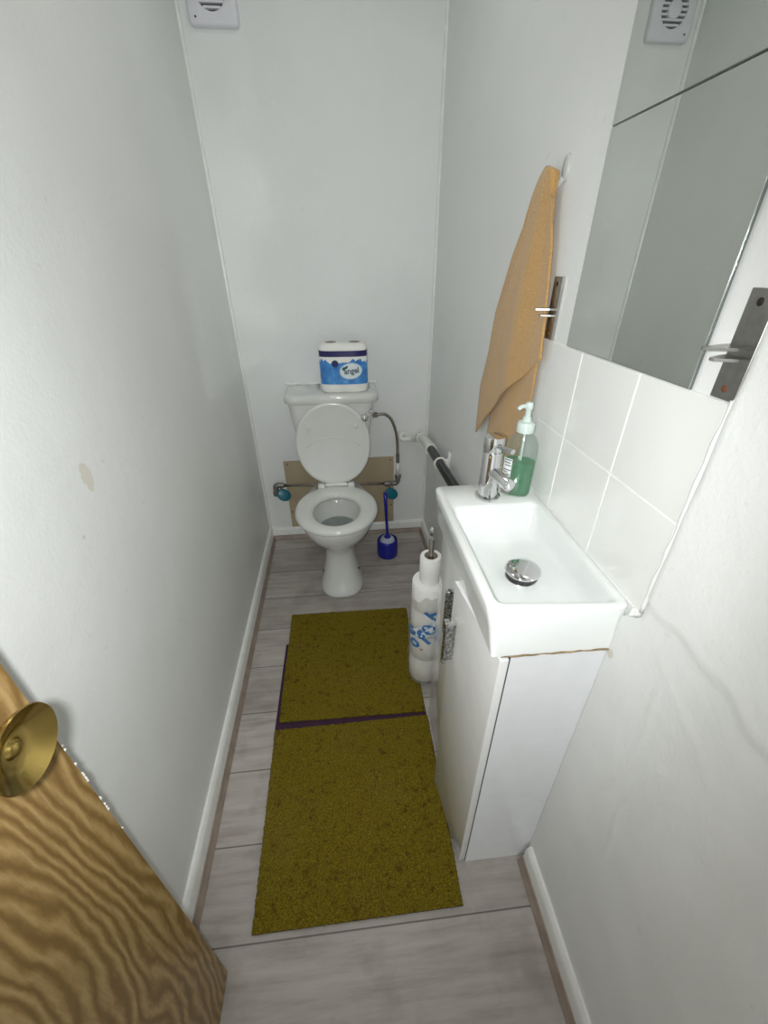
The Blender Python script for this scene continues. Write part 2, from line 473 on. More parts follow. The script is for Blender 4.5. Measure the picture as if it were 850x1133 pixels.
# ------------------------------------------------------------------ oak door, opened against the left wall
DX = -.311
droot = bpy.data.objects.new('door_1', None); COL.objects.link(droot); droot.location = (DX - .02, -.49, 0); droot['kind'] = 'structure'
bm = bmesh.new(); box(bm, DX - .038, DX, -.49, .270, .008, 1.985, .0012, 1)
adopt(link('door_leaf', bm, M['oak'], None, 40), droot)
kr = bpy.data.objects.new('door_knob', None); COL.objects.link(kr); adopt(kr, droot)
KY, KZ = .197, .963
bm = bmesh.new()
prof = [(.0, DX), (.029, DX), (.030, DX + .003), (.026, DX + .006), (.012, DX + .009), (.0095, DX + .020), (.0100, DX + .030), (.0140, DX + .038), (.0240, DX + .050), (.0300, DX + .0575), (.0312, DX + .0600), (.0305, DX + .0612), (.0285, DX + .0600), (.020, DX + .0540), (.0085, DX + .0495), (.0075, DX + .0500), (.0062, DX + .0525), (.0035, DX + .0540), (.0005, DX + .0543)]
lathe(bm, [(max(r, .0004), h) for r, h in prof], 48, 'X', (0, KY, KZ))
o = link('knob_bell', bm, M['brass'], None, 50); sub(o, kr, droot)
bm = bmesh.new()      # chips of white paint along the door's edge
for z in (.845, .838, .81, .79, .786, .782, .778, .775, .735, .722, .716, .71, .66):
    w = random.uniform(.0008, .0024)
    box(bm, DX - .002, DX + .0005, .2705 - w, .2705 + .0004, z, z + random.uniform(.001, .004))
adopt(link('paint_chips', bm, M['gloss']), droot)

# ------------------------------------------------------------------ toilet
TX = -.060
T = thing('toilet', 'white close-coupled toilet with its lid raised, against the back wall', 'toilet', (TX, 1.55, 0))
# pan: pedestal foot, waist, bowl, rim, inside of the bowl
secs = [  # z, centre y, half width, front, back, exponent
    (.000, 1.50, .097, .122, .20, 2.5), (.012, 1.50, .097, .122, .20, 2.5), (.030, 1.50, .091, .112, .20, 2.4), (.080, 1.50, .078, .092, .20, 2.3),
    (.140, 1.50, .066, .078, .20, 2.2), (.190, 1.50, .062, .076, .20, 2.1), (.225, 1.50, .070, .088, .20, 2.05), (.262, 1.50, .096, .124, .21, 2.0),
    (.300, 1.49, .124, .155, .24, 2.0), (.335, 1.485, .143, .174, .27, 2.0), (.362, 1.488, .155, .186, .30, 1.9), (.378, 1.488, .159, .190, .33, 1.85), (.386, 1.488, .157, .188, .33, 1.85)]
loops = [egg(TX, cy, hw, fr, bk_, z, 56, e) for z, cy, hw, fr, bk_, e in secs]
for z, hw, fr, bk_, cy in ((.388, .120, .150, .135, 1.484), (.380, .106, .136, .122, 1.482), (.345, .100, .130, .116, 1.482), (.300, .090, .115, .105, 1.475), (.255, .072, .090, .090, 1.48), (.225, .050, .064, .070, 1.49), (.210, .03, .035, .04, 1.50)):
    loops.append(egg(TX, cy, hw, fr, bk_, z, 56, 2.0))
bm = bmesh.new(); loft(bm, loops)
adopt(link('pan', bm, M['ceramic'], None, 180), T)
bm = bmesh.new(); w = egg(TX, 1.482, .0895, .114, .104, .302, 56); bm.faces.new([bm.verts.new(p) for p in w])
adopt(link('water', bm, M['water']), T)
# bolt caps on the foot
for sx, y, z in ((1, 1.475, .085), (1, 1.500, .065), (-1, 1.485, .075)):
    bm = bmesh.new(); lathe(bm, [(.0045, 0), (.0045, .004), (.002, .006)], 12, 'X'); 
    for v in bm.verts: v.co = Vector((TX + sx * (v.co.x + (.0755 if z > .08 else .0785)), y + v.co.y, z + v.co.z))
    adopt(link('fixing_screw', bm, M['screw'], None, 60), T)
# seat ring
bm = bmesh.new()
def ring(z, go, hole):  # go: outer growth, hole: inner growth
    return egg(TX, 1.484, .170 + go, .199 + go, .190 + go, z, 64, 2.1), egg(TX, 1.466, .094 - hole, .124 - hole, .116 - hole, z, 64, 2.0)
prof = []
outer = [(.388, -.006), (.394, 0), (.402, 0), (.409, -.004), (.414, -.013), (.416, -.028)]
inner = [(.415, -.022), (.411, -.010), (.404, -.003), (.394, .0), (.388, -.004)]
L = [ring(z, g, 0)[0] for z, g in outer] + [ring(z, 0, g)[1] for z, g in inner]
loft(bm, L, closed=True)
adopt(link('seat', bm, M['seat'], None, 180), T)
# raised lid: shaped flat, then tipped back about the hinge
LT = Matrix.Translation((TX, 1.664, .418)) @ Matrix.Rotation(math.radians(-94.0), 4, 'X')
bm = bmesh.new()
LL = []
for (zz, g) in ((-.002, -.034), (-.0085, -.014), (-.0095, -.004), (-.006, 0), (.000, -.001), (.006, -.007), (.0095, -.018), (.011, -.045), (.0118, -.09)):
    LL.append([Vector((q.x, q.y, zz)) for q in egg(0, -.188, .158 + g, .180 + g, .182 + g, 0, 64, 2.12)])
loft(bm, LL); bm.transform(LT)
lid = adopt(link('lid', bm, M['seat'], None, 180), T)
for sx in (-1, 1):
    bm = bmesh.new(); lathe(bm, [(.0085, .002), (.0085, -.010), (.006, -.014), (.001, -.0145)], 16, 'Z', (sx * .098, -.265, 0)); bm.transform(LT)
    o = link('buffer', bm, M['seat'], None, 50); o.parent = lid
bm = bmesh.new()  # thin raised arc shaped to stand in for a highlight on the lid
tube(bm, [(.128 * math.sin(a), -.145 - .075 * math.cos(a), -.0025) for a in [(-1.1 + 2.2 * i / 24) for i in range(25)]], .0022, 8); bm.transform(LT)
o = link('highlight_arc', bm, M['seat'], None, 180); o.parent = lid
# hinge: two posts and the bar between
for sx in (-1, 1):
    bm = bmesh.new(); box(bm, TX + sx * .066 - .016, TX + sx * .066 + .016, 1.645, 1.678, .386, .430, .006, 3)
    adopt(link('hinge_post', bm, M['seat'], None, 50), T)
bm = bmesh.new(); lathe(bm, [(.0, -.048), (.0085, -.048), (.0085, .048), (.0, .048)], 16, 'X', (TX, 1.658, .422))
adopt(link('hinge_bar', bm, M['seat'], None, 50), T)
# cistern
bm = bmesh.new()
cl = []
for z, hw, y0, y1, rr in ((.470, .085, 1.760, 1.860, .04), (.476, .115, 1.735, 1.870, .05), (.492, .136, 1.720, 1.876, .05), (.520, .146, 1.713, 1.878, .045), (.60, .158, 1.708, 1.880, .042), (.70, .171, 1.703, 1.882, .040), (.776, .180, 1.700, 1.884, .040)):
    cl.append(rrect(TX - hw, TX + hw, y0, y1, rr, z, 8))
loft(bm, cl)
cis = adopt(link('cistern', bm, M['ceramic'], None, 60), T)
bm = bmesh.new(); cl = []
for z, g in ((.775, -.004), (.778, .0), (.800, .001), (.807, -.002), (.811, -.008), (.8125, -.018)):
    cl.append(rrect(TX - .196 - g + .004, TX + .196 + g + .004, 1.690 - g, 1.8845, .046, z, 8))
loft(bm, cl)
sub(link('cistern_lid', bm, M['ceramic'], None, 60), cis, T)
bm = bmesh.new(); tube(bm, [(TX - .20 + i * .0135, 1.886, .8145 + .002 * math.sin(i * 1.9)) for i in range(31)], .006, 8, lambda t: .0035 + .002 * math.sin(t * 17) ** 2)
sub(link('sealant_line', bm, M['sealant'], None, 180), cis, T)
# flush lever with a ball end
bm = bmesh.new(); lathe(bm, [(.001, 1.700), (.011, 1.700), (.011, 1.688), (.008, 1.684), (.001, 1.683)][::-1], 20, 'Y', (TX + .168, 0, .735))
for v in bm.verts: v.co.y += .004
tube(bm, smooth_path([(TX + .169, 1.690, .737), (TX + .164, 1.677, .735), (TX + .152, 1.670, .728), (TX + .142, 1.668, .722)], 6), .0038, 10)
lv = sub(link('flush_lever', bm, M['chrome'], None, 60), cis, T)
bm = bmesh.new(); bmesh.ops.create_uvsphere(bm, u_segments=24, v_segments=16, radius=.0165); bm.transform(Matrix.Translation((TX + .137, 1.667, .720)))
o = adopt(link('lever_ball', bm, M['chrome'], None, 180), T)

# ------------------------------------------------------------------ pack of toilet rolls on the cistern
PK = thing('toilet_roll_pack', 'wrapped blue and white pack of toilet rolls standing on the cistern lid', 'toilet paper', (TX + .063, 1.762, .8130), math.radians(-3))
PW, PD, PH = .0965, .050, .190
def pk(z, s=0.0, n=72, waist=.0):
    out = []
    for k in range(n):
        a = 2 * PI * k / n; c, q = math.cos(a), math.sin(a)
        e = 2 / 3.6
        x = (PW + s) * math.copysign(abs(c) ** e, c); y = (PD + s) * math.copysign(abs(q) ** e, q)
        y *= 1 - waist * math.exp(-(x / .010) ** 2)
        out.append(Vector((x, y, z)))
    return out
def pk_front(x, s=0.0):
    return -(PD + s) * (1 - abs(x / (PW + s)) ** 3.6) ** (1 / 3.6)
bm = bmesh.new()
loft(bm, [pk(0, -.010, waist=.22), pk(.004, -.004, waist=.2), pk(.012, -.001, waist=.16), pk(.034, 0, waist=.08), pk(.05, 0), pk(.150, 0), pk(.172, -.001, waist=.05), pk(.182, -.005, waist=.10), pk(.189, -.014, waist=.14), pk(.191, -.03, waist=.14)])
o = link('wrapped_rolls', bm, M['paper'], PK, 60)
for sx in (-1, 1):
    bm = bmesh.new(); lathe(bm, [(.0225, .1915), (.0195, .1922), (.0185, .1900), (.001, .1895)], 28, 'Z', (sx * .047, 0, 0)); link('cardboard_core', bm, M['core'], PK, 40)
def band(name, zlo, zhi, m, s):
    bm = bmesh.new(); n = 144
    ring0 = pk(0, s, n)
    L = []
    for t in (0, .25, .5, .75, 1):
        L.append([Vector((q.x, q.y, (zlo(i / n) * (1 - t) + zhi(i / n) * t))) for i, q in enumerate(ring0)])
    L2 = [[Vector((q.x * .99, q.y * .985, q.z)) for q in L[-1]], [Vector((q.x * .99, q.y * .985, q.z)) for q in L[0]]]
    loft(bm, L + L2, closed=True)
    return link(name, bm, m, PK, 60)
band('blue_film', lambda t: .036, lambda t: .126 + .006 * math.sin(t * 2 * PI * 5 + 1) + .004 * math.sin(t * 2 * PI * 17) + .0025 * math.sin(t * 2 * PI * 31), M['film'], .0008)
band('navy_band', lambda t: .143, lambda t: .165, M['navy'], .0010)
def decal(name, pts, m, off, parent):
    """flat shape laid onto the pack's curved front"""
    bm = bmesh.new()
    rim = [bm.verts.new((x, pk_front(x, off), z)) for x, z in pts]
    cx = sum(q[0] for q in pts) / len(pts); cz = sum(q[1] for q in pts) / len(pts)
    c = bm.verts.new((cx, pk_front(cx, off), cz)); mid = [bm.verts.new(((x + cx) / 2, pk_front((x + cx) / 2, off), (z + cz) / 2)) for x, z in pts]
    n = len(pts)
    for i in range(n):
        bm.faces.new((rim[i], rim[(i + 1) % n], mid[(i + 1) % n], mid[i])); bm.faces.new((mid[i], mid[(i + 1) % n], c))
    r = bmesh.ops.extrude_face_region(bm, geom=bm.faces[:])
    for v in r['geom']:
        if isinstance(v, bmesh.types.BMVert): v.co.y += .0012
    return link(name, bm, m, parent)
def ell(cx, cz, a, b, rot=0, n=40):
    return [(cx + a * math.cos(t) * math.cos(rot) - b * math.sin(t) * math.sin(rot), cz + a * math.cos(t) * math.sin(rot) + b * math.sin(t) * math.cos(rot)) for t in [2 * PI * i / n for i in range(n)]]
decal('round_emblem', ell(-.032, .117, .0135, .0135), M['navydot'], .0016, PK)
decal('oval_border', ell(.030, .088, .047, .033, .12), M['ovalrim'], .0014, PK)
ov = decal('oval_badge', ell(.030, .088, .0435, .0295, .12), M['logowhite'], .0022, PK)
bm = text_mesh('angel', .030, True)
for v in bm.verts:
    x, z = v.co.x * .98, v.co.y * 1.05; x, z = x * math.cos(.09) - z * math.sin(.09), x * math.sin(.09) + z * math.cos(.09)
    x += .033; z += .089; v.co = Vector((x, pk_front(x, .0030), z))
o = link('lettering', bm, M['logotext'], ov)
o = decal('leaf_mark', ell(.003, .098, .009, .006, .5, 16), M['logoleaf'], .0030, ov)
o = decal('leaf_mark', ell(.013, .103, .007, .0045, .9, 16), M['logoleaf'], .0030, ov)

# ------------------------------------------------------------------ hardboard panel, pipework, hose
B = thing('hardboard_panel', 'bare tan hardboard panel fixed low on the back wall behind the toilet', 'panel', (-.045, 1.885, .06))
bm = bmesh.new(); box(bm, -.318, .226, 1.883, 1.8898, .0665, .446, .001, 1); adopt(link('board', bm, M['board']), B)
for x, z in ((-.305, .16), (.213, .17), (-.30, .43), (.21, .43)):
    bm = bmesh.new(); lathe(bm, [(.001, -.0012), (.0035, -.0010), (.004, .0004)], 12, 'Y', (x, 1.883, z)); adopt(link('screw', bm, M['screw'], None, 60), B)

W = thing('water_pipe', 'thin metal water pipe with teal valve wheels crossing behind the toilet', 'pipe', (0, 1.84, .32))
bm = bmesh.new(); tube(bm, [(-.345, 1.846, .336), (-.1, 1.846, .327), (.20, 1.846, .316)], .0075, 14); adopt(link('pipe', bm, M['copper'], None, 180), W)
# left elbow turns down to its valve
bm = bmesh.new(); tube(bm, smooth_path([(-.325, 1.846, .336), (-.352, 1.846, .338), (-.364, 1.846, .330), (-.366, 1.846, .300)], 6), .0135, 14); tube(bm, [(-.366, 1.846, .302), (-.366, 1.846, .282)], .0165, 6)
tube(bm, [(-.366, 1.846, .284), (-.366, 1.87, .270), (-.366, 1.889, .262)], .0085, 12)
adopt(link('elbow', bm, M['brassfit'], None, 50), W)
bm = bmesh.new(); tube(bm, smooth_path([(.175, 1.846, .316), (.225, 1.846, .316), (.240, 1.846, .326), (.243, 1.846, .356)], 6), .0130, 14); tube(bm, [(.200, 1.846, .316), (.216, 1.846, .316)], .0155, 6); tube(bm, [(.243, 1.846, .345), (.243, 1.846, .362)], .0160, 6)
adopt(link('elbow', bm, M['brassfit'], None, 50), W)
def wheel(c, tilt, rz):
    bm = bmesh.new()
    prof = [(.001, -.006), (.023, -.006), (.027, -.004), (.0285, 0), (.027, .004), (.022, .006), (.001, .0065)]
    lathe(bm, prof, 24, 'Z')
    for v in bm.verts: v.co.x *= 1.25
    bm.transform(Matrix.Translation(c) @ Matrix.Rotation(rz, 4, 'Y') @ Matrix.Rotation(tilt, 4, 'X'))
    h = adopt(link('valve_wheel', bm, M['teal'], None, 50), W); h['label'] = 'teal plastic valve wheel'
    bm = bmesh.new(); tube(bm, [(c[0], c[1] + .004, c[2]), (c[0] - .012, c[1] + .020, c[2] + .030)], .005, 10); sub(link('spindle', bm, M['brassfit'], None, 180), h, W)
wheel((-.326, 1.815, .298), math.radians(62), math.radians(35))
wheel((.207, 1.815, .274), math.radians(62), math.radians(30))
bm = bmesh.new(); tube(bm, [(.243, 1.846, .362), (.242, 1.846, .430)], .0100, 14); adopt(link('plastic_tail', bm, M['pvc'], None, 180), W)
HZ = thing('braided_hose', 'braided metal filling hose curving from the cistern side down to the pipe', 'hose', (.243, 1.846, .43))
bm = bmesh.new()
hp = smooth_path([(.118, 1.79, .690), (.145, 1.79, .694), (.175, 1.800, .690), (.205, 1.818, .660), (.228, 1.836, .600), (.238, 1.845, .540), (.241, 1.846, .470)], 8)
tube(bm, hp, .0072, 12); adopt(link('braid', bm, M['braid'], None, 180), HZ)
bm = bmesh.new(); tube(bm, [(.241, 1.846, .478), (.242, 1.846, .428)], .0105, 12, lambda t: .0090 + .0035 * (.3 < t < .75)); adopt(link('ferrule', bm, M['brassfit'], None, 50), HZ)
bm = bmesh.new(); tube(bm, [(.119, 1.79, .690), (.141, 1.79, .6935)], .0120, 6); adopt(link('nut', bm, M['brassfit'], None, 40), HZ)

# ------------------------------------------------------------------ waste pipe along the right wall
WP = thing('waste_pipe', 'black plastic waste pipe along the right wall into a white elbow', 'pipe', (.358, 1.5, .60))
bm = bmesh.new(); tube(bm, [(.365, .92, .612), (.362, 1.2, .606), (.356, 1.645, .584)], .0185, 20); adopt(link('black_run', bm, M['blackpipe'], None, 60), WP)
bm = bmesh.new(); tube(bm, smooth_path([(.3565, 1.630, .5850), (.354, 1.72, .580), (.350, 1.800, .570), (.338, 1.845, .558), (.322, 1.868, .548)], 7), .0215, 20)
tube(bm, [(.3566, 1.622, .5854), (.3560, 1.650, .5840)], .0255, 20); tube(bm, [(.348, 1.800, .570), (.343, 1.828, .564)], .0250, 20)
adopt(link('white_elbow', bm, M['pvc'], None, 60), WP)
bm = bmesh.new(); tube(bm, smooth_path([(.330, 1.856, .552), (.300, 1.868, .541), (.270, 1.868, .540), (.257, 1.872, .552), (.262, 1.877, .566), (.275, 1.880, .566)], 7), .0125, 16)
adopt(link('wall_bend', bm, M['pvc'], None, 60), WP)
bm = bmesh.new(); n = 24
tube(bm, [(.3592 + .0225 * math.sin(a), 1.455 + .004 * math.cos(a), .5937 + .0225 * math.cos(a)) for a in [(-2.5 + 5.0 * i / n) + PI / 2 * 0 - .6 for i in range(n + 1)]], .0045, 8)
box(bm, .380, .3955, 1.447, 1.463, .572, .612, .002, 1); box(bm, .388, .3960, 1.444, 1.466, .560, .640, .001, 1)
adopt(link('pipe_clip', bm, M['pvc'], None, 50), WP)

# ------------------------------------------------------------------ toilet brush in its holder
BX, BY = .172, 1.680
HB = thing('toilet_brush_holder', 'round dark blue plastic brush holder on the floor right of the toilet', 'brush holder', (BX, BY, 0))
bm = bmesh.new(); lathe(bm, [(.050, 0), (.052, .004), (.0525, .040), (.0515, .080), (.0495, .090), (.0455, .0935), (.0425, .0915), (.0425, .070), (.042, .012), (.001, .010)], 40, 'Z', (BX, BY, .0))
adopt(link('tub', bm, M['blue'], None, 50), HB)
TB = thing('toilet_brush', 'blue toilet brush standing upright in its dark blue holder', 'toilet brush', (BX, BY, .015))
bm = bmesh.new()
tube(bm, [(BX, BY, .04), (BX, BY, .12), (BX - .004, BY + .002, .20), (BX - .007, BY + .004, .29), (BX - .009, BY + .005, .352)], .007, 14, lambda t: .0065 + .0045 * max(0, (t - .35)) - .009 * max(0, t - .93))
adopt(link('handle', bm, M['blue'], None, 180), TB)
bm = bmesh.new(); lathe(bm, [(.012, .016), (.030, .024), (.036, .05), (.036, .088), (.031, .098), (.018, .103), (.009, .106)], 32, 'Z', (BX, BY, 0)); 
for v in bm.verts:
    k_ = 1 + .05 * math.sin(v.index * 5.3); v.co.x = BX + (v.co.x - BX) * k_; v.co.y = BY + (v.co.y - BY) * k_
adopt(link('bristle_head', bm, M['bristle'], None, 180), TB)
bm = bmesh.new(); lathe(bm, [(.016, .100), (.0165, .108), (.010, .114), (.006, .118)], 20, 'Z', (BX, BY, 0)); adopt(link('collar', bm, M['blue'], None, 50), TB)

# ------------------------------------------------------------------ vanity cabinet
V = thing('vanity_cabinet', 'narrow gloss white vanity cabinet with two doors, one slightly ajar, under the basin', 'cabinet', (.31, .60, 0))
bm = bmesh.new(); box(bm, .2315, .4025, .4025, .794, .0, .7535, .0012, 1)
adopt(link('carcass', bm, M['cabside'], None, 30), V)
bm = bmesh.new(); box(bm, .2299, .2316, .4045, .792, .004, .750); adopt(link('door_gap_shade', bm, M['dark']), V)  # dark sheet standing in for the shade in the gap behind the doors
def vdoor(hinge_y, length, ang, hy, hz0, hz1):
    """door leaf along y from its hinge, front face towards -x; handle near the free end"""
    L = abs(length); s = 1 if length > 0 else -1
    MX = Matrix.Translation((.2298, hinge_y, 0)) @ Matrix.Rotation(ang * s, 4, 'Z')
    bm = bmesh.new(); y0, y1 = (0, L) if s > 0 else (-L, 0)
    box(bm, -.016, 0, y0, y1, .0145, .7475, .0022, 3); bm.transform(MX)
    dr = adopt(link('door', bm, M['cab'], None, 30), V)
    bm = bmesh.new(); yy = s * hy
    box(bm, -.0385, -.0158, yy - .006, yy + .006, hz0 + .009, hz1 - .009, .0008, 1); bm.transform(MX)
    h = sub(link('handle', bm, M['glitter'], None, 30), dr, V); h['label'] = 'sparkly chrome bar handle'
    for z in (hz0, hz1 - .010):
        bm = bmesh.new(); box(bm, -.0390, -.0155, yy - .0065, yy + .0065, z, z + .010, .0012, 2)
        bm.transform(MX); sub(link('handle_foot', bm, M['chrome'], None, 30), dr, V)
vdoor(.4030, .192, math.radians(7.0), .168, .549, .668)
vdoor(.7935, -.194, 0, .150, .553, .676)

# ------------------------------------------------------------------ washbasin
BS = thing('washbasin', 'small rectangular white washbasin on the vanity cabinet', 'basin', (.30, .60, .755))
top = [(.1905, .420), (.3988, .4035), (.3988, .808), (.1905, .808)]
bot = [(.2000, .4045), (.3975, .4010), (.3975, .800), (.2000, .800)]
def lerpq(a, b, t): return [(p[0] * (1 - t) + q[0] * t, p[1] * (1 - t) + q[1] * t) for p, q in zip(a, b)]
def inset(c, f, n, b, k): # front, near, back, far
    return [(c[0][0] + f, c[0][1] + n), (c[1][0] - b, c[1][1] + n), (c[2][0] - b, c[2][1] - k), (c[3][0] + f, c[3][1] - k)]
ZT = .840
bm = bmesh.new()
LL = [rquad(bot, .004, .7545), rquad(bot, .008, .757), rquad(lerpq(bot, top, .55), .012, .805), rquad(top, .014, ZT - .006), rquad(inset(top, .0012, .0012, .0, .0012), .014, ZT - .002), rquad(inset(top, .004, .004, .001, .004), .013, ZT),
      rquad(inset(top, .0145, .0105, .010, .092), .014, ZT), rquad(inset(top, .0170, .0125, .012, .0945), .014, ZT - .002), rquad(inset(top, .0190, .0145, .0135, .097), .016, ZT - .008),
      rquad(inset(top, .024, .018, .016, .110), .020, ZT - .040), rquad(inset(top, .030, .022, .020, .125), .026, ZT - .058), rquad(inset(top, .040, .030, .030, .140), .03, ZT - .066), rquad(inset(top, .06, .06, .05, .17), .03, ZT - .069), rquad(inset(top, .085, .12, .08, .22), .01, ZT - .071)]
loft(bm, LL)
adopt(link('bowl', bm, M['basin'], None, 50), BS)
DXc, DYc, DZc = .308, .566, ZT - .071
bm = bmesh.new(); lathe(bm, [(.001, 0), (.0300, 0), (.0300, .0030), (.0285, .0036), (.0270, .002), (.001, .001)], 40, 'Z', (DXc, DYc, DZc - .001)); 
adopt(link('waste_ring', bm, M['chrome'], None, 40), BS)
bm = bmesh.new(); lathe(bm, [(.001, .001), (.0275, .002), (.0305, .014), (.001, .0145)], 40, 'Z', (DXc, DYc, DZc)); adopt(link('plug_seal', bm, M['dark'], None, 40), BS)
bm = bmesh.new(); lathe(bm, [(.001, .0146), (.031, .0146), (.0325, .0170), (.0318, .0192), (.0285, .0208), (.020, .0222), (.010, .0229), (.001, .0232)], 48, 'Z', (DXc, DYc, DZc)); 
bm.transform(Matrix.Translation((DXc, DYc, DZc)) @ Matrix.Rotation(math.radians(3), 4, 'X') @ Matrix.Translation((-DXc, -DYc, -DZc)))
adopt(link('plug', bm, M['chrome'], None, 60), BS)
# grubby sealant under the basin's near side and at the wall corner
bm = bmesh.new(); tube(bm, [(.214 + .188 * t, .4022 - .0012 * t, .7552 + .0006 * math.sin(40 * t)) for t in [i / 30 for i in range(31)]], .002, 6, lambda t: .0007 + .0009 * abs(math.sin(t * 9)) + .0005 * t)
adopt(link('grimy_sealant', bm, M['grime'], None, 180), BS)
bm = bmesh.new(); tube(bm, smooth_path([(.3985, .4005, .800), (.3980, .399, .815), (.3975, .398, .830), (.3985, .399, .842)], 5), .006, 8, lambda t: .0018 + .0020 * math.sin(PI * t))
adopt(link('sealant_lump', bm, M['sealant'], None, 180), BS)

# ------------------------------------------------------------------ mixer tap
TPX, TPY = .292, .748
TP = thing('mixer_tap', 'chrome cylindrical mixer tap on the far end of the basin', 'tap', (TPX, TPY, ZT))
def at_tap(bm): bm.transform(Matrix.Translation((TPX, TPY, ZT))); return bm
bm = bmesh.new(); lathe(bm, [(.001, 0), (.0262, 0), (.0268, .003), (.0262, .006), (.0205, .0075), (.001, .008)], 40); adopt(link('base_ring', at_tap(bm), M['chrome'], None, 40), TP)
bm = bmesh.new(); lathe(bm, [(.001, .006), (.0205, .006), (.0205, .104), (.0198, .1055), (.001, .1055)], 40); adopt(link('body', at_tap(bm), M['chrome'], None, 40), TP)
bm = bmesh.new(); lathe(bm, [(.001, .1065), (.0198, .1065), (.0208, .108), (.0208, .134), (.0198, .1368), (.017, .1380), (.001, .1382)], 40); lever = adopt(link('lever_cap', at_tap(bm), M['chrome'], None, 40), TP)
bm = bmesh.new(); tube(bm, [(.002, -.014, .122), (.008, -.034, .1235), (.016, -.058, .126)], .0052, 14); sub(link('lever', at_tap(bm), M['chrome'], None, 60), lever, TP)
bm = bmesh.new(); tube(bm, [(.0, -.010, .064), (.007, -.03, .062), (.0155, -.066, .0595), (.0158, -.068, .0593)], .0125, 24, lambda t: .0125 - (.0012 if t > .97 else 0)); adopt(link('spout', at_tap(bm), M['chrome'], None, 60), TP)
bm = bmesh.new(); lathe(bm, [(.001, -.018), (.0092, -.018), (.0098, -.012), (.0098, -.002)], 24, 'Z', (.0130, -.056, .060)); adopt(link('aerator', at_tap(bm), M['steel'], None, 60), TP)

# ------------------------------------------------------------------ soap dispenser
SX, SY = .3555, .757
SD = thing('soap_dispenser', 'clear pump bottle half full of green liquid soap beside the tap', 'soap dispenser', (SX, SY, ZT), math.radians(-28))
def oval(z, a, b, e=2.6, n=40):
    return [Vector((a * math.copysign(abs(math.cos(t)) ** (2 / e), math.cos(t)), b * math.copysign(abs(math.sin(t)) ** (2 / e), math.sin(t)), z)) for t in [2 * PI * i / n for i in range(n)]]
bprof = [(.0005, .024, .016), (.003, .029, .020), (.010, .0305, .0215), (.070, .0315, .0225), (.100, .0315, .0225), (.116, .0295, .021), (.128, .024, .018), (.136, .016, .0145), (.140, .0125, .0125), (.150, .012, .012)]
bm = bmesh.new(); loft(bm, [oval(z, a, b, 2.6 if z < .12 else 2.0) for z, a, b in bprof]); link('bottle', bm, M['bottle'], SD, 60)
bm = bmesh.new(); loft(bm, [oval(z, a - .0016, b - .0016) for z, a, b in ((.002, .024, .016), (.004, .029, .020), (.010, .0305, .0215), (.070, .0315, .0225), (.078, .0315, .0225))]); link('liquid_soap', bm, M['liquid'], SD, 60)
bm = bmesh.new(); lathe(bm, [(.001, .140), (.0165, .140), (.0172, .143), (.0172, .156), (.0160, .160), (.009, .162), (.008, .170), (.001, .170)], 28); pc = link('screw_cap', bm, M['pump'], SD, 40)
bm = bmesh.new(); lathe(bm, [(.001, .168), (.0058, .168), (.0058, .184), (.0075, .186), (.0075, .196), (.006, .199), (.001, .1995)], 20); 
tube(bm, smooth_path([(0, 0, .192), (-.008, -.008, .193), (-.014, -.014, .192), (-.018, -.018, .188)], 5), .0040, 10); link('pump_head', bm, M['pump'], SD, 50)
bm = bmesh.new(); tube(bm, [(0, 0, .142), (.001, 0, .06), (.006, 0, .012)], .0025, 8); link('dip_tube', bm, M['pump'], SD, 180)
def side_patch(name, a0, a1, z0, z1, m, off, parent):
    bm = bmesh.new(); n = 14; R0, R1 = [], []
    for i in range(n + 1):
        t = a0 + (a1 - a0) * i / n; e = 2.6
        for rr, o_ in ((R0, off), (R1, off - .0006)):
            x = (.0313 + o_) * math.copysign(abs(math.cos(t)) ** (2 / e), math.cos(t)); y = (.0223 + o_) * math.copysign(abs(math.sin(t)) ** (2 / e), math.sin(t))
            rr.append((x, y))
    ring = lambda z: [Vector((*q, z)) for q in R0] + [Vector((*q, z)) for q in reversed(R1)]
    loft(bm, [ring(z0), ring(z1)]); return link(name, bm, m, parent)
lb = side_patch('paper_label', math.radians(200), math.radians(252), .016, .086, M['label'], .0008, SD)
for (a0, a1, z) in ((215, 250, .082), (212, 246, .076), (222, 250, .070), (214, 252, .060), (214, 240, .055), (214, 250, .050), (216, 252, .034), (216, 252, .030)):
    side_patch('print_line', math.radians(a0), math.radians(a1), z, z + .0022, M['print'], .0016, lb)

# ------------------------------------------------------------------ mirror tiles
for lab, z0, z1 in (('lower square frameless mirror tile, resting along the top of the white tiles', 1.1425, 1.4320), ('upper square frameless mirror tile, butted above another mirror tile', 1.4350, 1.7245)):
    mt = thing('mirror_tile', lab, 'mirror', (.4005, .598, z0), 0, 'frameless mirror tiles')
    bm = bmesh.new(); box(bm, .3998, .4012, .448, .748, z0, z1); adopt(link('mirror_glass', bm, M['mirror']), mt)
    bm = bmesh.new(); box(bm, .4010, .4036, .4472, .7488, z0 - .0009, z1 + .0009); adopt(link('backing', bm, M['mirrorback']), mt)

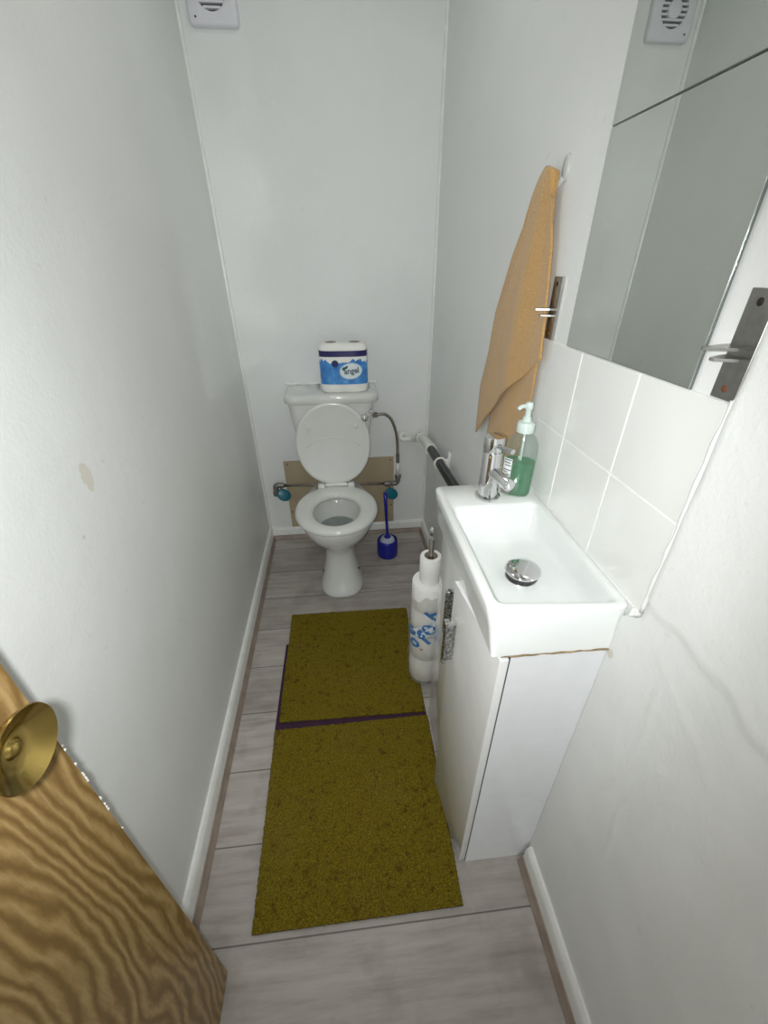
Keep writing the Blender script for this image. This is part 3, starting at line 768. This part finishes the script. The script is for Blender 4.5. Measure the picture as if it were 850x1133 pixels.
# ------------------------------------------------------------------ shelf brackets
for lab, y, xw in (('small steel shelf bracket between the towel and the mirror', .8200, .4005), ('steel shelf bracket with no shelf, to the right of the mirror', .4025, .4045)):
    sb = thing('shelf_bracket', lab, 'shelf bracket', (xw, y, 1.143), 0, 'steel shelf brackets')
    bm = bmesh.new(); box(bm, xw - .0035, xw + .0012, y - .0158, y + .0158, 1.1425, 1.2475, .0006, 1); adopt(link('back_plate', bm, M['steel'], None, 30), sb)
    for z, ln, tw in ((1.1935, .042 if y < .5 else .035, .0045), (1.1830, .029 if y < .5 else .024, .0045)):
        bm = bmesh.new()
        xf = xw - .0033; t = .0030
        pts = [(xf, y - .0150), (xf, y + .0150), (xf - ln * .35, y + .0125), (xf - ln, y + tw * .7), (xf - ln - .001, y), (xf - ln, y - tw * .7), (xf - ln * .35, y - .0125)]
        loft(bm, [[Vector((px, py, z)) for px, py in pts], [Vector((px, py, z + t)) for px, py in pts]]); 
        adopt(link('prong', bm, M['steel']), sb)
    for z, mm in ((1.236, 'screw'), (1.1535, 'rust')):
        bm = bmesh.new(); lathe(bm, [(.001, xw - .0046), (.0030, xw - .0044), (.0042, xw - .0033)], 16, 'X', (0, y + .001, z)); adopt(link('screw', bm, M[mm], None, 60), sb)

# ------------------------------------------------------------------ towel and its hook
HX, HY, HZ_ = .4005, .872, 1.402
HK = thing('towel_hook', 'small white wall hook holding the mustard towel', 'hook', (HX, HY, HZ_))
bm = bmesh.new(); lathe(bm, [(.001, -.0045), (.009, -.004), (.011, -.001), (.0115, .0018)], 28, 'X', (HX, HY, 0))
for v in bm.verts: v.co.z = HZ_ + .006 + v.co.z * 1.75
adopt(link('backplate', bm, M['hookgrey'], None, 60), HK)
bm = bmesh.new(); tube(bm, smooth_path([(HX - .003, HY, HZ_ - .008), (HX - .006, HY + .010, HZ_ - .016), (HX - .011, HY + .020, HZ_ - .018), (HX - .013, HY + .026, HZ_ - .012)], 6), .0045, 12)
adopt(link('peg', bm, M['hookgrey'], None, 180), HK)

def poly_at(pts, t):
    ds = [0]
    for a, b in zip(pts, pts[1:]): ds.append(ds[-1] + math.hypot(b[0] - a[0], b[1] - a[1]))
    s = t * ds[-1]
    for i in range(len(pts) - 1):
        if s <= ds[i + 1] or i == len(pts) - 2:
            f = (s - ds[i]) / max(1e-9, ds[i + 1] - ds[i]); return (pts[i][0] + (pts[i + 1][0] - pts[i][0]) * f, pts[i][1] + (pts[i + 1][1] - pts[i][1]) * f)
bm = bmesh.new()
NU, NV = 44, 90
def sheet(left, right, xf, hemsag, first=None):
    rows = []
    for j in range(NV + 1):
        t = j / NV; a = poly_at(left, t); b = poly_at(right, t); row = []
        for i in range(NU + 1):
            u = i / NU
            y = a[0] + (b[0] - a[0]) * u; z = a[1] + (b[1] - a[1]) * u + hemsag * t * t * math.sin(PI * u)
            row.append(bm.verts.new((xf(u, t), y, z)))
        rows.append(row)
    for j in range(NV):
        for i in range(NU): bm.faces.new((rows[j][i], rows[j][i + 1], rows[j + 1][i + 1], rows[j + 1][i]))
    return rows
def xfront(u, t):
    return .381 - .004 * math.sin(PI * min(1, t * 6)) * (1 - t) + (.0055 * math.sin(u * 7.5 + .6) + .003 * math.sin(u * 15 + 2 * t)) * min(1, t * 2.2) + .006 * u * t
def xback(u, t):
    return .3935 - .0035 * (1 - t) + .0025 * math.sin(u * 8.5 + 1) * min(1, t * 2)
FS = .383 / .35; BS_ = .392 / .375
up_ = lambda L, s: [(y * s, 1.27 - (1.27 - z) * s) for y, z in L]
fl_ = [(.836, 1.402), (.850, 1.390), (.876, 1.355), (.937, 1.283), (1.003, 1.177), (1.023, 1.078), (1.054, 1.000), (1.051, .872)]
fr_ = [(.818, 1.400), (.803, 1.377), (.777, 1.291), (.757, 1.193), (.746, 1.120)]
r1 = sheet(up_(fl_, FS), up_(fr_, FS), xfront, .012)
bl_ = [(.850, 1.398), (.905, 1.340), (.965, 1.23), (1.010, 1.08), (1.015, .97), (1.037, .825)]
br_ = [(.840, 1.398), (.838, 1.36), (.818, 1.25), (.796, 1.12), (.797, 1.04), (.812, .95), (.83, .83)]
r2 = sheet(up_(bl_, BS_), up_(br_, BS_), xback, -.01)
for i in range(NU): bm.faces.new((r1[0][i], r2[0][i], r2[0][i + 1], r1[0][i + 1]))      # over the peg
for j in range(26): bm.faces.new((r1[j][NU], r1[j + 1][NU], r2[j + 1][NU], r2[j][NU]))
bmesh.ops.recalc_face_normals(bm, faces=bm.faces[:])
tw = link('towel', bm, M['towel'], None, 180)
tag(tw, 'mustard yellow hand towel hanging from a hook on the right wall', 'towel')
sm = tw.modifiers.new('thick', 'SOLIDIFY'); sm.thickness = .0045; sm.offset = 0

# ------------------------------------------------------------------ toilet roll stand beside the cabinet
RX, RY = .226, .950
RS = thing('toilet_roll_stand', 'slim metal toilet roll stand behind the vanity cabinet', 'roll stand', (RX, RY, 0))
bm = bmesh.new(); lathe(bm, [(.001, .0), (.050, .0), (.052, .003), (.050, .006), (.012, .008), (.001, .008)], 40, 'Z', (RX, RY, .0128)); adopt(link('base', bm, M['steel'], None, 50), RS)
bm = bmesh.new(); lathe(bm, [(.001, .0205), (.0085, .0205), (.0085, .590), (.006, .594), (.001, .594)], 24, 'Z', (RX, RY, 0)); adopt(link('pole', bm, M['copper'], None, 50), RS)
bm = bmesh.new(); lathe(bm, [(.001, .590), (.0075, .592), (.0075, .602), (.005, .606), (.0085, .613), (.0095, .622), (.0075, .631), (.001, .635)], 24, 'Z', (RX, RY, 0)); adopt(link('tip', bm, M['chrome'], None, 60), RS)
def roll(name, lab, z0, z1, r, ri, grp=None):
    t = thing(name, lab, 'toilet roll', (RX, RY, z0), 0, grp)
    bm = bmesh.new(); lathe(bm, [(ri + .001, z0 + .0005), (r - .002, z0 + .0005), (r, z0 + .004), (r, z1 - .004), (r - .002, z1), (ri + .001, z1)], 48, 'Z', (RX, RY, 0), False, False)
    adopt(link('tissue', bm, M['paper'], None, 50), t)
    bm = bmesh.new(); loft(bm, [[Vector((RX + rr * math.cos(a), RY + rr * math.sin(a), z)) for a in [2 * PI * i / 32 for i in range(32)]] for rr, z in ((ri + .0012, z0 + .0005), (ri + .0012, z1 - .0005), (ri, z1 - .0005), (ri, z0 + .0005))], closed=True)
    adopt(link('cardboard_core', bm, M['core'], None, 40), t)
roll('toilet_roll', 'thin, nearly used toilet roll at the top of the metal stand', .4425, .535, .0320, .0190, 'loose rolls on the stand')
roll('toilet_roll', 'full bare toilet roll just under the thin one on the stand', .3440, .4415, .0525, .0190, 'loose rolls on the stand')
# wrapped rolls lower on the stand, in torn printed plastic
WR = thing('wrapped_toilet_rolls', 'toilet rolls in torn plastic with big blue letters, low on the stand', 'toilet paper', (RX, RY, .0215))
bm = bmesh.new()
pr = []
for i in range(3):
    z0 = .0225 + i * .1065; pr += [(.048, z0), (.052, z0 + .004), (.0525, z0 + .05), (.052, z0 + .099), (.048, z0 + .1035)]
bm2 = [[Vector((RX + rr * math.cos(a), RY + rr * math.sin(a), z)) for a in [2 * PI * i / 48 for i in range(48)]] for rr, z in pr]
inner = [[Vector((RX + .012 * math.cos(a), RY + .012 * math.sin(a), z)) for a in [2 * PI * i / 48 for i in range(48)]] for z in (.339, .0225)]
loft(bm, bm2 + inner, closed=True)
adopt(link('inner_rolls', bm, M['paper'], None, 60), WR)
bm = bmesh.new()
def film_r(a, z): return .0572 + .0022 * math.sin(5 * a + 20 * z) * math.sin(31 * z + 2 * a) + .0013 * math.sin(13 * a - 50 * z)
na, nzv = 96, 60
cols = []
for i in range(na):
    a = 2 * PI * i / na; ztop = .385 + .022 * math.cos(a - 4.4) + .012 * math.sin(3 * a) + .005 * math.sin(9 * a); row = []
    for j in range(nzv + 1):
        z = .0215 + (ztop - .0215) * j / nzv
        row.append(bm.verts.new((RX + film_r(a, z) * math.cos(a), RY + film_r(a, z) * math.sin(a), z)))
    cols.append(row)
for i in range(na):
    for j in range(nzv):
        bm.faces.new((cols[i][j], cols[(i + 1) % na][j], cols[(i + 1) % na][j + 1], cols[i][j + 1]))
fm = adopt(link('plastic_wrap', bm, M['wrap'], None, 180), WR); 
def on_wrap(bm, dx, z, rot, off=.0016):
    for v in bm.verts:
        x, y = v.co.x * math.cos(rot) - v.co.y * math.sin(rot), v.co.x * math.sin(rot) + v.co.y * math.cos(rot)
        a = -PI / 2 - .23 + (dx + x) / .0555; zz = z + y; rr = film_r(a, zz) + off
        v.co = Vector((RX + rr * math.cos(a), RY + rr * math.sin(a), zz))
    return bm
bm = bmesh.new(); n = 20     # white stripe under the lettering
A_, B_ = [], []
quad = []
for i in range(n + 1):
    t = i / n
    quad.append((bm.verts.new((-.052 + .10 * t, -.022, 0)), bm.verts.new((-.052 + .10 * t, .0, 0)), bm.verts.new((-.052 + .10 * t, .022, 0))))
for i in range(n):
    for k_ in (0, 1): bm.faces.new((quad[i][k_], quad[i + 1][k_], quad[i + 1][k_ + 1], quad[i][k_ + 1]))
adopt(link('white_stripe', on_wrap(bm, .004, .285, .75, .0010), M['logowhite'], None, 180), WR)
for ch, dx, z, rot, size in (('f', -.006, .245, .75, .085), ('e', .002, .292, .75, .085), ('b', .022, .345, .75, .075), ('o', -.050, .262, -.25, .070), ('o', -.036, .215, -.25, .070)):
    adopt(link('letter', on_wrap(text_mesh(ch, size, True), dx, z, rot, .0022), M['letter']), WR)
bm = bmesh.new(); bmesh.ops.create_grid(bm, x_segments=4, y_segments=3, size=.5)
for v in bm.verts: v.co = Vector((v.co.x * .010, v.co.y * .006, 0))
adopt(link('red_mark', on_wrap(bm, -.012, .196, .3, .0018), M['red']), WR)

# ------------------------------------------------------------------ floor mats
def mat(lab, c, z, seed):
    """c: near-left, near-right, far-right, far-left"""
    rnd = random.Random(seed)
    bm = bmesh.new(); n = 150; V_ = []
    for j in range(n + 1):
        row = []
        for i in range(n + 1):
            u, v = i / n, j / n
            x = (c[0][0] * (1 - u) + c[1][0] * u) * (1 - v) + (c[3][0] * (1 - u) + c[2][0] * u) * v
            y = (c[0][1] * (1 - u) + c[1][1] * u) * (1 - v) + (c[3][1] * (1 - u) + c[2][1] * u) * v
            edge = i in (0, n) or j in (0, n)
            jx = rnd.uniform(-.0014, .0014); jy = rnd.uniform(-.0014, .0014)
            zz = z + (.0095 + rnd.uniform(-.0016, .0016) - (.003 if edge else 0))
            row.append(bm.verts.new((x + jx, y + jy, zz)))
        V_.append(row)
    for j in range(n):
        for i in range(n): bm.faces.new((V_[j][i], V_[j][i + 1], V_[j + 1][i + 1], V_[j + 1][i]))
    rim = V_[0][:] + [V_[j][n] for j in range(1, n + 1)] + [V_[n][i] for i in range(n - 1, -1, -1)] + [V_[j][0] for j in range(n - 1, 0, -1)]
    low = [bm.verts.new((q.co.x, q.co.y, z + .0015)) for q in rim]; N_ = len(rim)
    for i in range(N_): bm.faces.new((rim[i], low[i], low[(i + 1) % N_], rim[(i + 1) % N_]))
    bm.faces.new(low)
    R_ = thing('door_mat', lab, 'mat', ((c[0][0] + c[1][0]) / 2, (c[0][1] + c[2][1]) / 2, z), 0, 'olive door mats')
    adopt(link('pile', bm, M['mat']), R_)
    bm = bmesh.new(); hexa(bm, [(*q, z) for q in c] + [(*q, z + .0018) for q in c]); adopt(link('backing', bm, M['purple']), R_)
mat('nearer of two olive green mats, along the front of the vanity cabinet', [(-.271, .320), (.2045, .322), (.2095, .789), (-.279, .786)], .0026, 1)
mat('farther of two olive green mats, just in front of the toilet', [(-.270, .812), (.206, .803), (.2095, 1.279), (-.272, 1.287)], .0026, 2)
bm = bmesh.new(); box(bm, -.2815, .2075, .760, 1.135, .0002, .0024)
um = link('purple_underlay', bm, M['purple']); tag(um, 'dark purple sheet showing between and beside the olive mats', 'mat')

# ------------------------------------------------------------------ extractor fan
FX, FZ = -.3290, 1.9635
EF = thing('extractor_fan', 'square white extractor fan high in the left corner of the back wall', 'extractor fan', (FX, YB, FZ))
def sq(z_y, hw, e, n=72): return [Vector((FX + hw * math.copysign(abs(math.cos(t)) ** (2 / e), math.cos(t)), z_y, FZ + hw * math.copysign(abs(math.sin(t)) ** (2 / e), math.sin(t)))) for t in [2 * PI * i / n for i in range(n)]]
bm = bmesh.new(); loft(bm, [sq(YB - .0005, .0735, 14), sq(YB - .018, .0735, 14), sq(YB - .0215, .0715, 14), sq(YB - .0235, .066, 12), sq(YB - .0245, .052, 2.4), sq(YB - .0235, .0445, 2), sq(YB - .012, .0435, 2), sq(YB - .0005, .0435, 2)], closed=True)
adopt(link('cover', bm, M['fan'], None, 50), EF)
bm = bmesh.new(); lathe(bm, [(.001, YB - .0100), (.0434, YB - .0100), (.0434, YB - .0040), (.001, YB - .0040)], 48, 'Y', (FX, 0, FZ)); adopt(link('dark_recess', bm, M['fandark']), EF)
for i in range(-3, 4):
    z = FZ + i * .0118 + .0006; hw = math.sqrt(max(.0440 ** 2 - (i * .0118) ** 2, 1e-6))
    bm = bmesh.new(); box(bm, FX - hw, FX + hw, YB - .0225, YB - .0105, z - .0030, z + .0030, .0008, 1); adopt(link('slat', bm, M['fan']), EF)
bm = bmesh.new(); lathe(bm, [(.001, YB - .0285), (.016, YB - .0280), (.0215, YB - .0262), (.0230, YB - .0235), (.0230, YB - .0105), (.001, YB - .0105)], 40, 'Y', (FX, 0, FZ)); adopt(link('hub', bm, M['fan'], None, 50), EF)
bm = bmesh.new(); lathe(bm, [(.001, YB - .0252), (.0028, YB - .0250), (.0030, YB - .0215)], 14, 'Y', (FX - .052, 0, FZ - .056)); adopt(link('fixing_screw', bm, M['screw'], None, 50), EF)

FALL = False; CEIL = 2.0; FLASH = 24.5; WORLD = .95; TILT = (8, 6)
# ------------------------------------------------------------------ camera + light
S = 1.27
p, yw, r = .5438, .0926, -.0089
d = Vector((math.sin(yw) * math.cos(p), math.cos(yw) * math.cos(p), -math.sin(p)))
right = Vector((math.cos(yw), -math.sin(yw), 0)); up = right.cross(d)
R = right * math.cos(r) + up * math.sin(r); U = -right * math.sin(r) + up * math.cos(r)
cd = bpy.data.cameras.new('camera'); co = bpy.data.objects.new('camera', cd); COL.objects.link(co)
cd.sensor_fit = 'HORIZONTAL'; cd.sensor_width = 36; cd.lens = 36 * 454.7 / 850; cd.clip_start = .01
m = Matrix((R, U, -d)).transposed().to_4x4(); m.translation = (0, 0, S); co.matrix_world = m
sc.camera = co
# the phone's flash, beside its lens: a small lamp with a beam that weakens away from its axis
fl = bpy.data.lights.new('phone_flash', 'SPOT'); fl.energy = FLASH; fl.shadow_soft_size = .010; fl.spot_size = math.radians(178); fl.spot_blend = .3
fl.color = (.985, 1.0, 1.0); fl.use_nodes = True
nt = fl.node_tree; em = nt.nodes['Emission']
tc = nt.nodes.new('ShaderNodeTexCoord'); sx = nt.nodes.new('ShaderNodeSeparateXYZ'); nt.links.new(tc.outputs['Normal'], sx.inputs[0])
ab = nt.nodes.new('ShaderNodeMath'); ab.operation = 'ABSOLUTE'; nt.links.new(sx.outputs[2], ab.inputs[0])
cr = nt.nodes.new('ShaderNodeValToRGB'); nt.links.new(ab.outputs[0], cr.inputs[0])
BEAM = ((0, .0), (20, .03), (28, .12), (36, .36), (41, .62), (46, .84), (56, .95), (90, 1.0))   # elevation above the lamp's plane in degrees, strength
el = cr.color_ramp.elements
while len(el) < len(BEAM): el.new(.5)
for e_, (a_, s_) in zip(el, BEAM): e_.position = math.sin(math.radians(a_)); e_.color = (s_, s_, s_, 1)
lf = nt.nodes.new('ShaderNodeLightFalloff'); lf.inputs['Strength'].default_value = 1.0
ml = nt.nodes.new('ShaderNodeMath'); ml.operation = 'MULTIPLY'; nt.links.new(cr.outputs[0], ml.inputs[0]); nt.links.new(lf.outputs['Linear' if FALL else 'Quadratic'], ml.inputs[1])
nt.links.new(ml.outputs[0], em.inputs['Strength'])
fo = bpy.data.objects.new('phone_flash', fl); COL.objects.link(fo)
m2 = m.to_3x3().to_4x4() @ Matrix.Rotation(math.radians(TILT[0]), 4, 'Y') @ Matrix.Rotation(math.radians(TILT[1]), 4, 'X'); m2.translation = (-.022, -.006, 1.277); fo.matrix_world = m2
# unseen fill lamp added below the ceiling to lift the ambient light
cl_ = bpy.data.lights.new('ceiling_fill', 'AREA'); cl_.shape = 'DISK'; cl_.size = .22; cl_.energy = CEIL; cl_.color = (1, 1, .98)
cz = bpy.data.objects.new('ceiling_fill', cl_); COL.objects.link(cz); cz.location = (-.02, 1.0, 2.27)
w = bpy.data.worlds.new('hall'); sc.world = w; w.use_nodes = True
w.node_tree.nodes['Background'].inputs[0].default_value = (.95, 1, 1, 1); w.node_tree.nodes['Background'].inputs[1].default_value = WORLD
sc.view_settings.view_transform = 'Standard'; sc.view_settings.look = 'None'; sc.view_settings.gamma = 1; sc.view_settings.exposure = 0
sc.view_settings.use_curve_mapping = False
sc.cycles.use_guiding = True; sc.cycles.use_surface_guiding = True; sc.cycles.guiding_training_samples = 128
sc.cycles.caustics_reflective = True; sc.cycles.blur_glossy = 0; sc.cycles.sample_clamp_indirect = 0
sc.cycles.max_bounces = 10; sc.cycles.diffuse_bounces = 6
sc.cycles.use_adaptive_sampling = False
